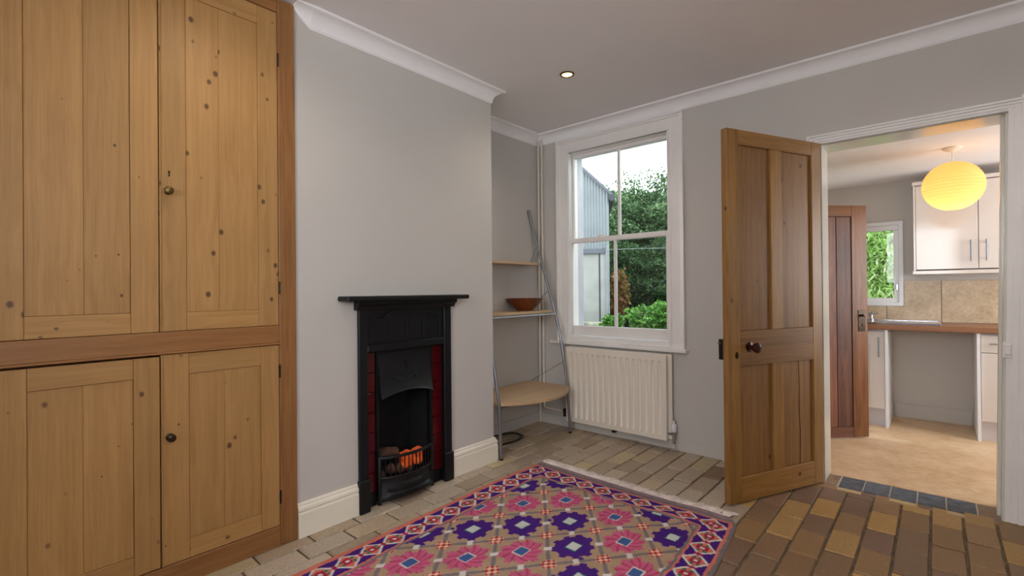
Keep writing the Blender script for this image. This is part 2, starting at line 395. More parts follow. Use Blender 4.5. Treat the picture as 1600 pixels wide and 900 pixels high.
# ------------------------------------------------------------------ brick floor: every brick in view is a part
def brick_mesh(i):
    r = random.Random(100+i); bm = new(); L, Wd = .5, .5
    def ring(s, z, j): return [bm.verts.new((sx*s+r.uniform(-j,j), sy*s+r.uniform(-j,j), z+r.uniform(-j,j)*(.06 if z > -.004 else 0))) for sx,sy in ((-1,-1),(1,-1),(1,1),(-1,1))]
    a = ring(.5, -.05, 0); c = ring(.5, -.005, .012); d = ring(.475, 0, .016)
    for p,q in ((a,c),(c,d)):
        for k in range(4): bm.faces.new((p[k],p[(k+1)%4],q[(k+1)%4],q[k]))
    bm.faces.new(d); bm.faces.new(a[::-1])
    bmesh.ops.recalc_face_normals(bm, faces=bm.faces[:])
    me = bpy.data.meshes.new('brick'); bm.to_mesh(me); bm.free(); me.materials.append(M['brick']); return me
BR = [brick_mesh(i) for i in range(10)]
PAL_NEAR = [(194,152,88),(200,160,96),(160,124,84),(148,114,80),(136,106,82),(128,98,78),(166,130,88),(140,106,90),(184,146,90),(150,116,76),(134,104,88),(142,110,82)]
PAL_FAR = [(192,172,148),(200,182,160),(184,164,140),(206,188,166),(178,156,132),(194,172,144),(204,184,146),(184,166,146)]
def rug_L(y): return -1.955 + (.02 if y > 2.2 else 0)*(y-2.2)/.3 + .02*math.sin(y*2.1)
def rug_R(y): return -.672 - max(0, y-1.95)*.105 - (max(0, y-2.40)/.1)**2*.045
def under_rug(x,y): return y < 2.47 and rug_L(y)+.16 < x < rug_R(y)-.16
PW, PL = .1165, .232
cand = []; ci = 0
x = XA+.002
while x < X1-.02:
    r = random.Random(int(x*1000)); y = YW - .003 - (.5*PL if ci % 2 else PL) - r.uniform(0,.05); ytop = YW-.003
    while ytop > Y0:
        lo = max(y, Y0); cy = (lo+ytop)/2; L = ytop-lo; cx = x+PW/2
        inside_slate = cy > 3.265 and -.56 < cx < .24
        inside_wall = cx < XB-.02 and cy < YB-.03
        if L > .05 and not inside_wall: cand.append((cx, cy, L, inside_slate))
        ytop = y; y -= PL*r.uniform(.94,1.06)
    x += PW; ci += 1
def brick_col(cx, cy):
    near = min(1, max(0, (cx+1.05)/.55)); r = random.random()
    c = random.choice(PAL_NEAR if r < near else PAL_FAR); k = random.uniform(.9,1.08)
    return tuple(v*k for v in srgb(*c)[:3])+(1,)
inview = []; rest = []
for cx,cy,L,sl in cand:
    if sl: continue
    p = to_px((cx,cy,0)); q = to_px((cx,cy-L/2,0))
    vis = p and ((-40 < p[0] < 1640 and p[1] < 930) or (q and -40 < q[0] < 1640 and q[1] < 930)) and not under_rug(cx,cy) and cx > XB-.45
    (inview if vis else rest).append((cx,cy,L))
inview.sort(key=lambda t: t[0]**2+t[1]**2)
rest += inview[300:]; inview = inview[:300]
for i,(cx,cy,L) in enumerate(inview):
    o = link('brick', BR[i % 10], None, floor); o.location = (cx, cy, random.uniform(-.0025,.001)); o.scale = (PW-.009, L-.010, 1)
    o.rotation_euler = (random.uniform(-.004,.004), random.uniform(-.006,.006), random.uniform(-.012,.012)); o.color = brick_col(cx,cy)
b = new()
for cx,cy,L in rest: box(b, cx-PW/2+.005, cx+PW/2-.005, cy-L/2+.005, cy+L/2-.005, -.03, -.001)
o = obj('brick_infill', b, M['brick'], floor); o['kind'] = 'stuff'; o.color = srgb(160,136,108)
# slate threshold between brick and lino
sx = [-.437,-.323,-.206,-.092,.0235,.139]
for a_,c_ in zip(sx, sx[1:]): bx('slate_tile', a_+.003, c_-.003, 3.283, 3.478, -.03, .001, M['slate'], floor, .002)
bx('grout', -.50, .22, 3.28, 3.485, -.05, -.0025, M['grout'], floor)
for k,(a_,c_) in enumerate([(-.437,-.323),(-.206,-.092),(.0235,.139)]): 
    o = bx('filler_tile', a_-.0, c_-.004, 3.236, 3.279, -.03, 0, M['brick'], floor, .002); o.color = srgb(214,188,140)
for a_,c_ in ((-.515,-.441),(.143,.225)):
    o = bx('brick', a_, c_, 3.285, 3.478, -.03, 0, M['brick'], floor, .003); o.color = srgb(146,118,96)
for a_,c_,y_ in ((-.56,-.441,3.236),(-.32,-.21,3.236),(-.089,.02,3.236),(.143,.25,3.236)):
    o = bx('brick', a_, c_, y_, 3.279, -.03, -.001, M['brick'], floor, .003); o.color = brick_col(0,0)

# ------------------------------------------------------------------ sash window (window_1)
w1 = empty('window_1', (0,0,0), 0, 'white painted sash window with four panes over the radiator', 'window', kind='structure')
def casing_profile(w): return [(0,0),(w,0),(w,.036),(w-.012,.040),(w-.018,.028),(w-.027,.030),(w-.031,.018),(.020,.015),(.014,.020),(.004,.018),(0,.012)]
def frame_sweep(x0,x1,z0,z1,prof,y,open_bottom=True):
    """moulded casing round an opening: profile (outward width, depth towards the room)"""
    bm = new(); rings = []
    path = [((x0,z0),(-1,0)),((x0,z1),(-1,1)),((x1,z1),(1,1)),((x1,z0),(1,0))]
    for (px_,pz_),(mx,mz) in path: rings.append([bm.verts.new((px_+mx*wd, y-dp, pz_+mz*wd)) for wd,dp in prof])
    k = len(prof)
    for a,c in zip(rings, rings[1:]):
        for j in range(k): bm.faces.new((a[j],a[(j+1)%k],c[(j+1)%k],c[j]))
    bm.faces.new(rings[0]); bm.faces.new(rings[-1][::-1]); return bm
IX0, IX1, IZ1 = -2.275, -1.422, 2.250
obj('casing', frame_sweep(IX0, IX1, .712, IZ1, casing_profile(.115 if False else .112), YW), M['trim'], w1)
b = new(); box(b, WX0, IX0+.004, YW-.012, YW+.03, .712, IZ1); box(b, IX1-.01, WX1+.012, YW-.012, YW+.03, .712, IZ1)
box(b, WX0-.02, WX0+.004, YW+.03, YO-.09, .70, WZ1); box(b, WX1-.004, WX1+.02, YW+.03, YO-.09, .70, WZ1); box(b, WX0, WX1, YW-.012, YO-.09, IZ1, WZ1+.01)
obj('box_frame', b, M['trim'], w1)
bx('window_stool', WX0, WX1, YW-.014, YW+.04, .712, .752, M['trim'], w1, .003)
bx('window_sill', -2.452, -1.292, YW-.052, YW+.01, .684, .712, M['trim'], w1, .006)
bx('outer_sill', WX0-.03, WX1+.03, YW+.085, YO+.05, .66, .745, M['render'], w1, .006)
def sash(name, y0, y1, z0, z1, gz0, gz1, gx0, gx1, cx):
    e = empty(name); e.parent = w1
    for xa,xb in ((WX0+.003,gx0),(gx1,WX1-.003)): bx('stile', xa, xb, y0, y1, z0, z1, M['trim'], e, .003)
    bx('rail', gx0, gx1, y0, y1, z0, gz0, M['trim'], e, .003); bx('rail', gx0, gx1, y0, y1, gz1, z1, M['trim'], e, .003)
    bx('glazing_bar', cx-.010, cx+.010, y0+.004, y1-.004, gz0, gz1, M['trim'], e, .004)
    ym = (y0+y1)/2
    for xa,xb in ((gx0,cx-.010),(cx+.010,gx1)): bx('pane', xa, xb, ym-.0015, ym+.0015, gz0, gz1, M['glass'], e)
    return e
sash('lower_sash', 3.362, 3.400, .753, 1.550, .835, 1.513, -2.287, -1.470, -1.888)
sash('upper_sash', 3.404, 3.442, 1.516, 2.262, 1.556, 2.226, -2.29, -1.470, -1.872)
b = new(); lathe(b, [(.0,0),(.02,0),(.02,.008),(.008,.012),(.010,.022),(.0,.026)], 12, 'z', (-2.02,3.385,1.551)); box(b, -2.045, -1.99, 3.376, 3.388, 1.560, 1.568)
obj('sash_fastener', b, M['trim'], w1, True)

# ------------------------------------------------------------------ kitchen doorway: lining and moulded casing
lean = lambda x,y,z: (x + (min(z,2.0)/1.96-1)*.032, y, z)
t3 = empty('trim_3', (0,0,0), 0, 'white moulded door casing around the kitchen doorway', 'door frame', kind='structure')
JX0, JX1, JZ = -.502, .252, 1.957
bx('jamb', DX0-.0, JX0, YW-.004, YK+.004, 0, DZ, M['jamb'], t3)
bx('jamb', JX1, JX1+.030, YW-.004, YK+.004, 0, JZ+.004, M['jamb'], t3, shear=lean)
bx('lintel_lining', JX0, JX1+.03, YW-.004, YK+.004, JZ, DZ+.004, M['jamb'], t3)
bx('door_stop', JX1-.012, JX1+.002, YW+.045, YW+.08, 0, JZ, M['jamb'], t3, .002, shear=lean)
cw = [(0,0,.010),(.010,.022,.018),(.022,.030,.013),(.030,.046,.020),(.046,.054,.015),(.054,.070,.026),(.070,.076,.020),(.076,.092,.032)]
b = new()
for u0,u1,d in cw: box(b, JX1+u0, JX1+u1, YW-d, YW, 0, JZ+u1, 0, lean)
obj('casing', b, M['trim'], t3)
b = new()
for u0,u1,d in cw: box(b, JX0-u1*.75, JX1+u0+.0, YW-d*.98, YW, JZ+u0*.62, JZ+u1*.62, 0)
obj('casing', b, M['trim'], t3)
b = new()
for u0,u1,d in cw: box(b, JX0-u1*.75, JX0-u0*.75, YW-d, YW, 0, JZ+u0*.62)
obj('casing', b, M['trim'], t3)
b = new(); box(b, JX1+.002, JX1+.026, YW-.042, YW-.016, .800, .850, .004, lean); box(b, JX1-.002, JX1+.03, YW-.03, YW-.016, .785, .863, .003, lean)
obj('lock_keeper', b, M['trim'], t3)

# ------------------------------------------------------------------ wooden boards with the grain along one axis
def board(name, parent, x0,x1,y0,y1,z0,z1, axis, mat, bev=.0015):
    dx,dy,dz = x1-x0,y1-y0,z1-z0; c = ((x0+x1)/2,(y0+y1)/2,(z0+z1)/2)
    if axis == 'z': d, rot = (dx,dy,dz), (0,0,0)
    elif axis == 'y': d, rot = (dx,dz,dy), (-PI/2,0,0)
    else: d, rot = (dz,dy,dx), (0,PI/2,0)
    bm = box(new(), -d[0]/2,d[0]/2,-d[1]/2,d[1]/2,-d[2]/2,d[2]/2, bev)
    return obj(name, bm, mat, parent, loc=c, rot=rot)

# four-panel pine door, open into the room
FLp = Vector((-.814,2.618,0)); FRp = Vector((-.502,3.285,0)); dd = (FRp-FLp).normalized(); DW = (FRp-FLp).length
d1 = empty('door_1', FLp, math.atan2(dd.y,dd.x), 'golden pine four-panel door standing open beside the radiator wall', 'door', kind='structure')
TH = .036; H1 = 1.962; Z0 = .010                 # local: x across the door, y 0 (camera side) .. TH, z up
MS, MR = M['pine_door'], M['pine_door2']
board('stile', d1, 0,.086, 0,TH, Z0,H1, 'z', MS); board('stile', d1, DW-.078,DW, 0,TH, Z0,H1, 'z', MS)
sx0, sx1 = .0865, DW-.0785
board('rail', d1, sx0,sx1, .0005,TH-.0005, H1-.078,H1, 'x', MS)
board('rail', d1, sx0,sx1, .0005,TH-.0005, .720,.905, 'x', MR)
board('rail', d1, sx0,sx1, .0005,TH-.0005, Z0,.138, 'x', MS)
mx0, mx1 = .326, .412
board('muntin', d1, mx0,mx1, .0008,TH-.0008, .9055,H1-.0785, 'z', MS); board('muntin', d1, mx0,mx1, .0008,TH-.0008, .1385,.7195, 'z', MS)
for za,zb in ((.9055,H1-.0785),(.1385,.7195)):
    for xa,xb in ((sx0,mx0-.0005),(mx1+.0005,sx1)):
        board('panel', d1, xa,xb, .013,.023, za,zb, 'z', MR)
b = new(); tube(b, [(.545,.0125,.719),(.552,.0125,.56),(.549,.0125,.45),(.556,.0125,.32),(.552,.0125,.14)], .0014, 5); obj('panel_crack', b, M['soot'], d1)
def knob_prof(r, l): return [(0,0),(r*.95,0),(r*.95,.004),(r*.42,.008),(r*.36,l*.42),(r*.8,l*.55),(r,l*.75),(r*.9,l*.92),(r*.45,l),(0,l+.001)]
b = new(); lathe(b, [(r,-h) for r,h in knob_prof(.028,.062)], 20, 'y', (.150,0,.818)); k1 = obj('knob', b, M['mahog'], d1, True)
b = new(); lathe(b, [(r,TH+.02+h) for r,h in knob_prof(.028,.062)], 20, 'y', (.09,0,.818)); obj('knob', b, M['mahog'], d1, True)
b = new()
for k in range(1): prism(b, [(.058+.010*math.cos(t*PI/8), .779+.018*math.sin(t*PI/8)) for t in range(16)], 'y', -.003, 0)
esc = obj('keyhole_plate', b, M['bronze'], d1); bx('keyhole', .0555, .0605, -.0036, -.0029, .771, .788, M['soot'], esc)
b = box(new(), -.002, .13, TH, TH+.028, .755, .862, .002); rl = obj('rim_lock', b, M['black'], d1); bx('latch_bolt', -.014, -.0015, TH+.006, TH+.02, .835, .848, M['brass'], rl, .001)

# ------------------------------------------------------------------ built-in pine cupboard
cup = empty('built_in_cupboard', (0,0,0), 0, 'tall built-in pine cupboard with four doors left of the fireplace', 'cupboard')
XF = XB+.014; XP = -2.60
fm = M['pine_frame']
board('frame_stile', cup, XP+.30,XF, .944,1.020, .0,2.448, 'z', fm, .004)
board('frame_stile', cup, XP+.30,XF, -.060,.050, .0,2.448, 'z', fm, .004)
board('top_rail', cup, XP+.30,XF-.0005, .0505,.9435, 2.384,2.448, 'y', fm, .003)
board('middle_rail', cup, XP+.30,XF-.0005, .0505,.9435, .905,.982, 'y', fm, .003)
board('rail_moulding', cup, XF-.012,XF+.006, .0505,.9435, .898,.906, 'y', fm, .002)
board('bottom_rail', cup, XP+.30,XF-.0005, .0505,.9435, .0,.090, 'y', fm, .003)
bx('back_panel', XP+.02,XP+.03, -.06,1.0, 0,2.44, M['pine'], cup)
for ya,yb in ((-.06,-.045),(1.0,1.0185)): bx('side_panel', XP+.03,XP+.30, ya,yb, 0,2.44, M['pine'], cup)
def cup_door(y0,y1,z0,z1, zr0,zr1, ys0,ys1, rec, joint, hinge_y, hz):
    e = empty('cupboard_door'); e.parent = cup; p = M['pine']; xb, xf = XF-.026, XF-.003
    board('stile', e, xb,xf, y0,ys0, z0,z1, 'z', p); board('stile', e, xb,xf, ys1,y1, z0,z1, 'z', p)
    board('rail', e, xb,xf-.0005, ys0+.0004,ys1-.0004, z0,zr0, 'y', p); board('rail', e, xb,xf-.0005, ys0+.0004,ys1-.0004, zr1,z1, 'y', p)
    board('panel_board', e, xb+.004,xf-rec, ys0+.001,joint-.0003, zr0+.001,zr1-.001, 'z', p, .0008); board('panel_board', e, xb+.004,xf-rec, joint+.0003,ys1-.001, zr0+.001,zr1-.001, 'z', p, .0008)
    if hinge_y:
        for z in hz:
            b = new(); tube(b, [(XF+.001,hinge_y,z-.028),(XF+.001,hinge_y,z+.028)], .0042, 8); obj('hinge', b, M['black'], e)
    return e
UL = cup_door(.052,.4985,.984,2.381, 1.058,2.302, .137,.414, .007, .285, None, ())
UR = cup_door(.5015,.9415,.984,2.381, 1.056,2.300, .589,.858, .003, .705, .9430, (1.15,2.17))
LL = cup_door(.052,.4995,.094,.890, .166,.815, .143,.420, .006, .280, None, ())
LR = cup_door(.5035,.9415,.093,.895, .170,.813, .595,.864, .003, .720, .9430, (.218,.778))
for e,y,z,mt in ((UR,.528,1.522,'brass'),(LR,.531,.580,'bronze')):
    b = new(); lathe(b, [(r,XF-.0035+h) for r,h in knob_prof(.0155,.032)], 18, 'x', (0,y,z)); obj('knob', b, M[mt], e, True)
b = new(); prism(b, [(.533+.0035*math.cos(t*PI/6), 1.596+.0045*math.sin(t*PI/6)) for t in range(12)], 'x', XF-.004, XF-.002); box(b, XF-.004, XF-.002, .531, .5352, 1.578, 1.595)
obj('keyhole', b, M['soot'], UR)
bx('bead', XF-.003, XF+.003, .5015, .5065, .984, 2.381, M['pine'], UR, .002); bx('bead', XF-.003, XF+.003, .5035, .5085, .093, .895, M['pine'], LR, .002)

# ------------------------------------------------------------------ cast iron fireplace
fp = empty('fireplace', (0,0,0), 0, 'black cast iron fireplace with red tiles and a glowing grate', 'fireplace')
I = M['iron']; XS = XB+.022; BY0, BY1 = 1.334, 1.946
bx('surround_stile', XB+.001, XS, BY0, 1.384, .0, 1.055, I, fp, .004); bx('surround_stile', XB+.001, XS, 1.898, BY1+.008, .0, 1.055, I, fp, .004)
for ya,yb in ((BY0-.006,1.390),(1.892,BY1+.014)): bx('plinth_block', XB+.001, XS+.010, ya, yb, 0, .168, I, fp, .004)
bx('frieze', XB+.001, XS-.008, 1.384, 1.898, .855, 1.055, I, fp, .002)
bx('lintel_bar', XB+.001, XS+.004, 1.382, 1.900, .814, .856, I, fp, .006)
b = new(); pts = [(XS-.006,1.41,.875),(XS-.006,1.41,.985),(XS-.006,1.445,.985)]
pts += [(XS-.006, 1.64+.16*math.cos(PI-t*PI/8), .985+.050*math.sin(t*PI/8)) for t in range(9)] + [(XS-.006,1.835,.985),(XS-.006,1.87,.985),(XS-.006,1.87,.875)]
tube(b, pts, .0045, 6); obj('frieze_arch_relief', b, I, fp, True)
for y in (1.53,1.64,1.75):
    b = new(); tube(b, [(XS-.007,y,.87),(XS-.007,y,.98)], .0035, 6); obj('frieze_rib', b, I, fp)
b = new(); prism(b, [(XB,1.035),(XB+.03,1.035),(XB+.042,1.055),(XB+.055,1.062),(XB+.060,1.082),(XB,1.082)], 'y', 1.318, 1.970)
obj('cornice', b, I, fp)
bx('mantel_shelf', XB+.0005, -2.118, 1.229, 2.028, 1.082, 1.107, I, fp, .005)
XT = XB-.021
for k in range(7):
    for ya,yb in ((1.382,1.452),(1.838,1.912)): bx('red_tile', XT-.012, XT, ya, yb, .070+k*.1055, .070+(k+1)*.1055-.0025, M['tile_red'], fp, .002)
for ya,yb in ((1.3782,1.3815),(1.9122,1.9178)): bx('inner_reveal', XT-.03, XB+.002, ya, yb, 0, .814, I, fp)
for ya,yb in ((1.380,1.456),(1.830,1.916)): bx('tile_backing', XT-.03, XT-.0121, ya, yb, 0, .814, I, fp)
for ya,yb in ((1.382,1.452),(1.838,1.912)): bx('tile_base', XT-.012, XT+.004, ya, yb, 0, .068, I, fp, .002)
b = new(); prism(b, [(1.4565,.80),(1.4565,.02),(1.472,.02),(1.472,.80)], 'x', XT-.02, XT+.006); prism(b, [(1.814,.80),(1.814,.02),(1.8295,.02),(1.8295,.80)], 'x', XT-.02, XT+.006); box(b, XT-.02, XT+.004, 1.4565, 1.8295, .795, .812); obj('inner_frame', b, I, fp)
b = new(); box(b, -2.50, -2.48, 1.42, 1.86, .0, .80); box(b, -2.49, XT-.032, 1.40, 1.4555, 0, .80); box(b, -2.49, XT-.032, 1.8305, 1.90, 0, .80); box(b, -2.49, XT-.032, 1.456, 1.830, .78, .80); box(b, -2.49, XT-.032, 1.456, 1.830, .0, .10)
obj('firebox', b, M['soot'], fp)
b = new(); n = 16; hood = []                     # arched canopy leaning forward
for i in range(n+1):
    t = i/n; y = 1.470+t*.346; zb = .556+.034*math.sin(PI*t)**.8; bow = .012*math.sin(PI*t)
    hood.append([b.verts.new((XT+.002+bow*.3,y,.797)), b.verts.new((XT+.018+bow,y,zb+.10)), b.verts.new((XT+.034+bow,y,zb+.008)), b.verts.new((XT+.040+bow,y,zb)), b.verts.new((XT+.028+bow,y,zb-.006)), b.verts.new((XT-.004,y,zb+.02)), b.verts.new((XT-.012,y,.797))])
for A,B in zip(hood, hood[1:]):
    for j in range(7): b.faces.new((A[j],A[(j+1)%7],B[(j+1)%7],B[j]))
b.faces.new(hood[0]); b.faces.new(hood[-1][::-1]); hd = obj('hood', b, I, fp, True)
b = new(); tube(b, [(XT+.034,1.55+.18*k/12,.640+.014*math.sin(k*1.6)+.02*math.sin(PI*k/12)) for k in range(13)], .004, 6); tube(b, [(XT+.030,1.64,.66),(XT+.026,1.645,.72),(XT+.022,1.63,.75)], .003, 6); tube(b, [(XT+.030,1.60,.66),(XT+.028,1.575,.70)], .003, 6); tube(b, [(XT+.030,1.68,.66),(XT+.028,1.71,.70)], .003, 6)
obj('hood_relief', b, I, hd, True)
GA, GB = 1.462, 1.815                            # grate
def gx(t, out=.055): return XB-.003 + out*math.sin(PI*t)**.7
gr = empty('fire_grate'); gr.parent = fp
b = new(); tube(b, [(gx(k/14),GA+(GB-GA)*k/14,.246) for k in range(15)], .009, 8); obj('top_rail', b, I, gr, True)
b = new(); tube(b, [(gx(k/14),GA+(GB-GA)*k/14,.140) for k in range(15)], .007, 8); obj('bottom_rail', b, I, gr, True)
for k in range(1,14):
    b = new(); t = k/14; tube(b, [(gx(t),GA+(GB-GA)*t,.140),(gx(t),GA+(GB-GA)*t,.246)], .0036, 6); obj('grate_bar', b, I, gr)
for y in (GA,GB):
    b = new(); lathe(b, [(.010,0),(.010,.25),(.006,.256),(.012,.266),(.012,.276),(.0,.286)], 12, 'z', (XB-.001,y,.0)); obj('grate_post', b, I, gr, True)
b = new(); rings = []
for k in range(15):
    t = k/14; x_ = gx(t,.062); y_ = GA+(GB-GA)*t; lift = .012*math.sin(PI*t)
    rings.append([b.verts.new((x_+dx_,y_,z_+lift*fl)) for dx_,z_,fl in ((-.002,.136,0),(-.006,.105,0),(.004,.090,0),(.0,.060,0),(.012,.044,1),(.012,.020,1),(-.03,.016,1),(-.03,.136,0))])
for A,B in zip(rings, rings[1:]):
    for j in range(8): b.faces.new((A[j],A[(j+1)%8],B[(j+1)%8],B[j]))
b.faces.new(rings[0]); b.faces.new(rings[-1][::-1]); obj('ash_front', b, I, gr, True)
for i in range(10):
    b = new(); bmesh.ops.create_icosphere(b, subdivisions=2, radius=.030)
    for v in b.verts: v.co *= random.uniform(.8,1.12)
    obj('coal', b, M['soot'] if i % 2 else M['log'], fp, loc=(XB-.05-.05*(i % 2), 1.50+i*.032, .130+.012*((i*7) % 3)), rot=(i,i*2,0))
for y in (1.655,1.735):
    b = box(new(), -.022,.022,-.030,.030,-.042,.042,.004); obj('glowing_brick', b, M['coal'], fp, loc=(XB-.035,y,.188), rot=(.1,.08,.15))
b = new(); tube(b, [(XB-.10,1.49,.215),(XB-.09,1.55,.232),(XB-.09,1.63,.222)], [.030,.036,.028], 10); obj('fire_log', b, M['log'], fp, True)

# ------------------------------------------------------------------ ladder shelf
sh = empty('ladder_shelf', (0,0,0), 0, 'silver tube ladder shelf with three beech boards in the alcove', 'shelf unit')
LEG = [(-2.190,.0),(-2.196,.12),(-2.208,.36),(-2.234,.53),(-2.283,.80),(-2.327,.95),(-2.385,1.13),(-2.447,1.33),(-2.520,1.55),(-2.588,1.775)]
def legx(z):
    for (xa,za),(xb,zb) in zip(LEG, LEG[1:]):
        if za <= z <= zb: return xa+(xb-xa)*(z-za)/(zb-za)
    return LEG[-1][0]
LYa, LYb = 2.375, 3.176
for y in (LYa,LYb):
    b = new(); tube(b, [(x_,y,z_) for x_,z_ in LEG], .0115, 10); lg = obj('leg', b, M['steel'], sh, True)
    b = new(); tube(b, [(LEG[0][0],y,.0),(LEG[0][0],y,.012)], .0128, 10); obj('foot_cap', b, M['black'], lg)
    b = new(); tube(b, [(-2.582,y,1.75),(-2.590,y,1.80)], .0135, 10); obj('end_cap', b, M['steel'], lg)
    for za,zb in ((1.355,1.50),(.967,1.13),(.372,.56)):
        b = new(); tube(b, [(-2.575,y-.004,za),(legx(zb),y-.004,zb)], .0028, 6); obj('brace_rod', b, M['steel'], sh)
def shelf_board(z, xf, bowx, t=.019):
    poly = [(-2.588,LYa+.012),(-2.588,LYb-.012)]
    n = 18
    poly += [(xf+bowx*math.sin(PI*(1-i/n))**.75 if 0 < i < n else xf, LYb-.012-(LYb-LYa-.024)*i/n) for i in range(n+1)]
    bm = prism(new(), [(y_,x_) for x_,y_ in poly], 'x', z-t, z) if False else new()
    A = [bm.verts.new((x_,y_,z-t)) for x_,y_ in poly]; B = [bm.verts.new((x_,y_,z)) for x_,y_ in poly]
    bm.faces.new(A); bm.faces.new(B[::-1])
    for i in range(len(poly)): bm.faces.new((A[i],B[i],B[(i+1)%len(poly)],A[(i+1)%len(poly)]))
    # grain along y: rotate mesh so that local z is world y
    bmesh.ops.translate(bm, verts=bm.verts, vec=(2.4,-2.776,-z)); bmesh.ops.rotate(bm, verts=bm.verts, matrix=Matrix.Rotation(PI/2,3,'X'))
    return obj('shelf_board', bm, M['oak'], sh, loc=(-2.4,2.776,z), rot=(-PI/2,0,0))
shelf_board(.372, legx(.372)+.004, .165); shelf_board(.967, legx(.967)-.012, .012); shelf_board(1.352, legx(1.352)-.012, .010)
for z in (.935,.345):
    b = new(); tube(b, [(legx(z),LYa,z),(legx(z),LYb,z)], .009, 8); obj('cross_tube', b, M['steel'], sh, True)
# bowl on the middle board
bp = at(817, 485, 0, -2.47)
b = new(); lathe(b, [(0,0),(.062,0),(.066,.006),(.108,.046),(.150,.096),(.145,.098),(.100,.052),(.055,.016),(0,.013)], 32)
tag(obj('wooden_bowl', b, M['bowl'], None, True, loc=(-2.45, min(max(bp.y,2.6),3.0), .9675)), 'turned dark wooden bowl on the middle shelf board', 'bowl')
# cable coil under the shelf
b = new(); pts = []
for k in range(70):
    a = k/70*2*PI*2.4; rr = .125+.012*math.sin(k*.37); pts.append((-2.475+rr*.85*math.cos(a), 2.72+rr*1.25*math.sin(a), .006+.004*(k/70)+.002*math.sin(k)))
tube(b, pts, .0045, 6); tag(obj('cable_coil', b, M['rubber'], None, True), 'dark cable coiled on the brick floor under the shelf', 'cable')

# ------------------------------------------------------------------ radiator and pipes
rd = empty('radiator', (0,0,0), 0, 'cream fluted panel radiator under the sash window', 'radiator')
RX0, RX1, RZ0, RZ1, RY = -2.268, -1.424, .070, .668, 3.236
b = new(); n = 17*12; zs = [RZ0,RZ0+.004,RZ0+.036,RZ0+.052,RZ1-.060,RZ1-.044,RZ1-.004,RZ1]; rows = []
for j,z in enumerate(zs):
    row = []
    for i in range(n+1):
        u = i/n; ph = (u*17) % 1.0
        wv = min(1,max(0,(abs(ph-.5)-.24)/.12)) if .02 < u < .98 else 0
        amp = 1 if j in (3,4) else 0
        yy = RY + .014*wv*amp + (.006 if j in (0,7) else 0)
        row.append(b.verts.new((RX0+(RX1-RX0)*u, yy, z)))
    rows.append(row)
for A,B in zip(rows, rows[1:]):
    for i in range(n): b.faces.new((A[i],A[i+1],B[i+1],B[i]))
obj('front_panel', b, M['rad'], rd, True)
bx('back_panel', RX0+.0, RX1+.0, RY+.018, RY+.024, RZ0+.003, RZ1-.003, M['rad'], rd, .002)
for xa,xb in ((RX0,RX0+.006),(RX1-.006,RX1)): bx('side_edge', xa, xb, RY+.004, RY+.016, RZ0, RZ1, M['rad'], rd)
bx('rear_panel', RX0+.004, RX1+.024, RY+.040, RY+.058, RZ0+.006, RZ1+.002, M['rad'], rd, .004)
b = new(); lathe(b, [(.010,0),(.010,.06),(.016,.062),(.016,.080),(.010,.082)], 12, 'z', (RX1+.040,RY+.03,.055)); tube(b, [(RX1,RY+.03,.118),(RX1+.05,RY+.03,.118)], .009, 8)
vv = obj('valve_body', b, M['chrome'], rd, True)
b = new(); lathe(b, [(.014,0),(.019,.006),(.019,.05),(.015,.056),(.008,.058),(.008,.078),(0,.080)], 14, 'z', (RX1+.040,RY+.03,.136)); obj('thermostat_head', b, M['white'], vv, True)
b = new(); tube(b, [(RX1+.040,RY+.03,.055),(RX1+.040,RY+.03,.03),(RX1+.02,RY+.045,.022),(RX1-.4,RY+.05,.022)], .0075, 8); obj('feed_pipe', b, M['pipe'], rd, True)
b = new(); lathe(b, [(.012,0),(.012,.03),(.016,.032),(.016,.06),(.006,.064)], 12, 'z', (RX0-.035,RY+.03,.095)); tube(b, [(RX0,RY+.03,.11),(RX0-.04,RY+.03,.11)], .008, 8); obj('lockshield_valve', b, M['bronze'], rd, True)
bx('wall_bracket', RX0+.40, RX0+.425, RY+.022, YW-.001, .045, .095, M['black'], rd, .002)
for i,(px_,lab,zb_) in enumerate(((-2.577,'white heating pipe nearer the alcove corner, running floor to ceiling',.05),(-2.540,'white heating pipe nearer the window, running floor to ceiling',.12))):
    p = empty('heating_pipe', (px_,YW-.020,0), 0, lab, 'pipe', 'heating pipes in the alcove corner')
    b = new(); 
    if i == 0: tube(b, [(0,0,.0),(0,0,CEIL-.04)], .0105, 10)
    else: tube(b, [(.222,-.018,.125),(.03,0,.125),(.008,0,.13),(0,0,.15),(0,0,CEIL-.04)], .0105, 10)
    obj('pipe_run', b, M['pipe'], p, True)
    for z in (.62,1.45,2.12): 
        b = new(); tube(b, [(0,0,z-.008),(0,0,z+.008)], .014, 10); obj('pipe_clip', b, M['pipe'], p)

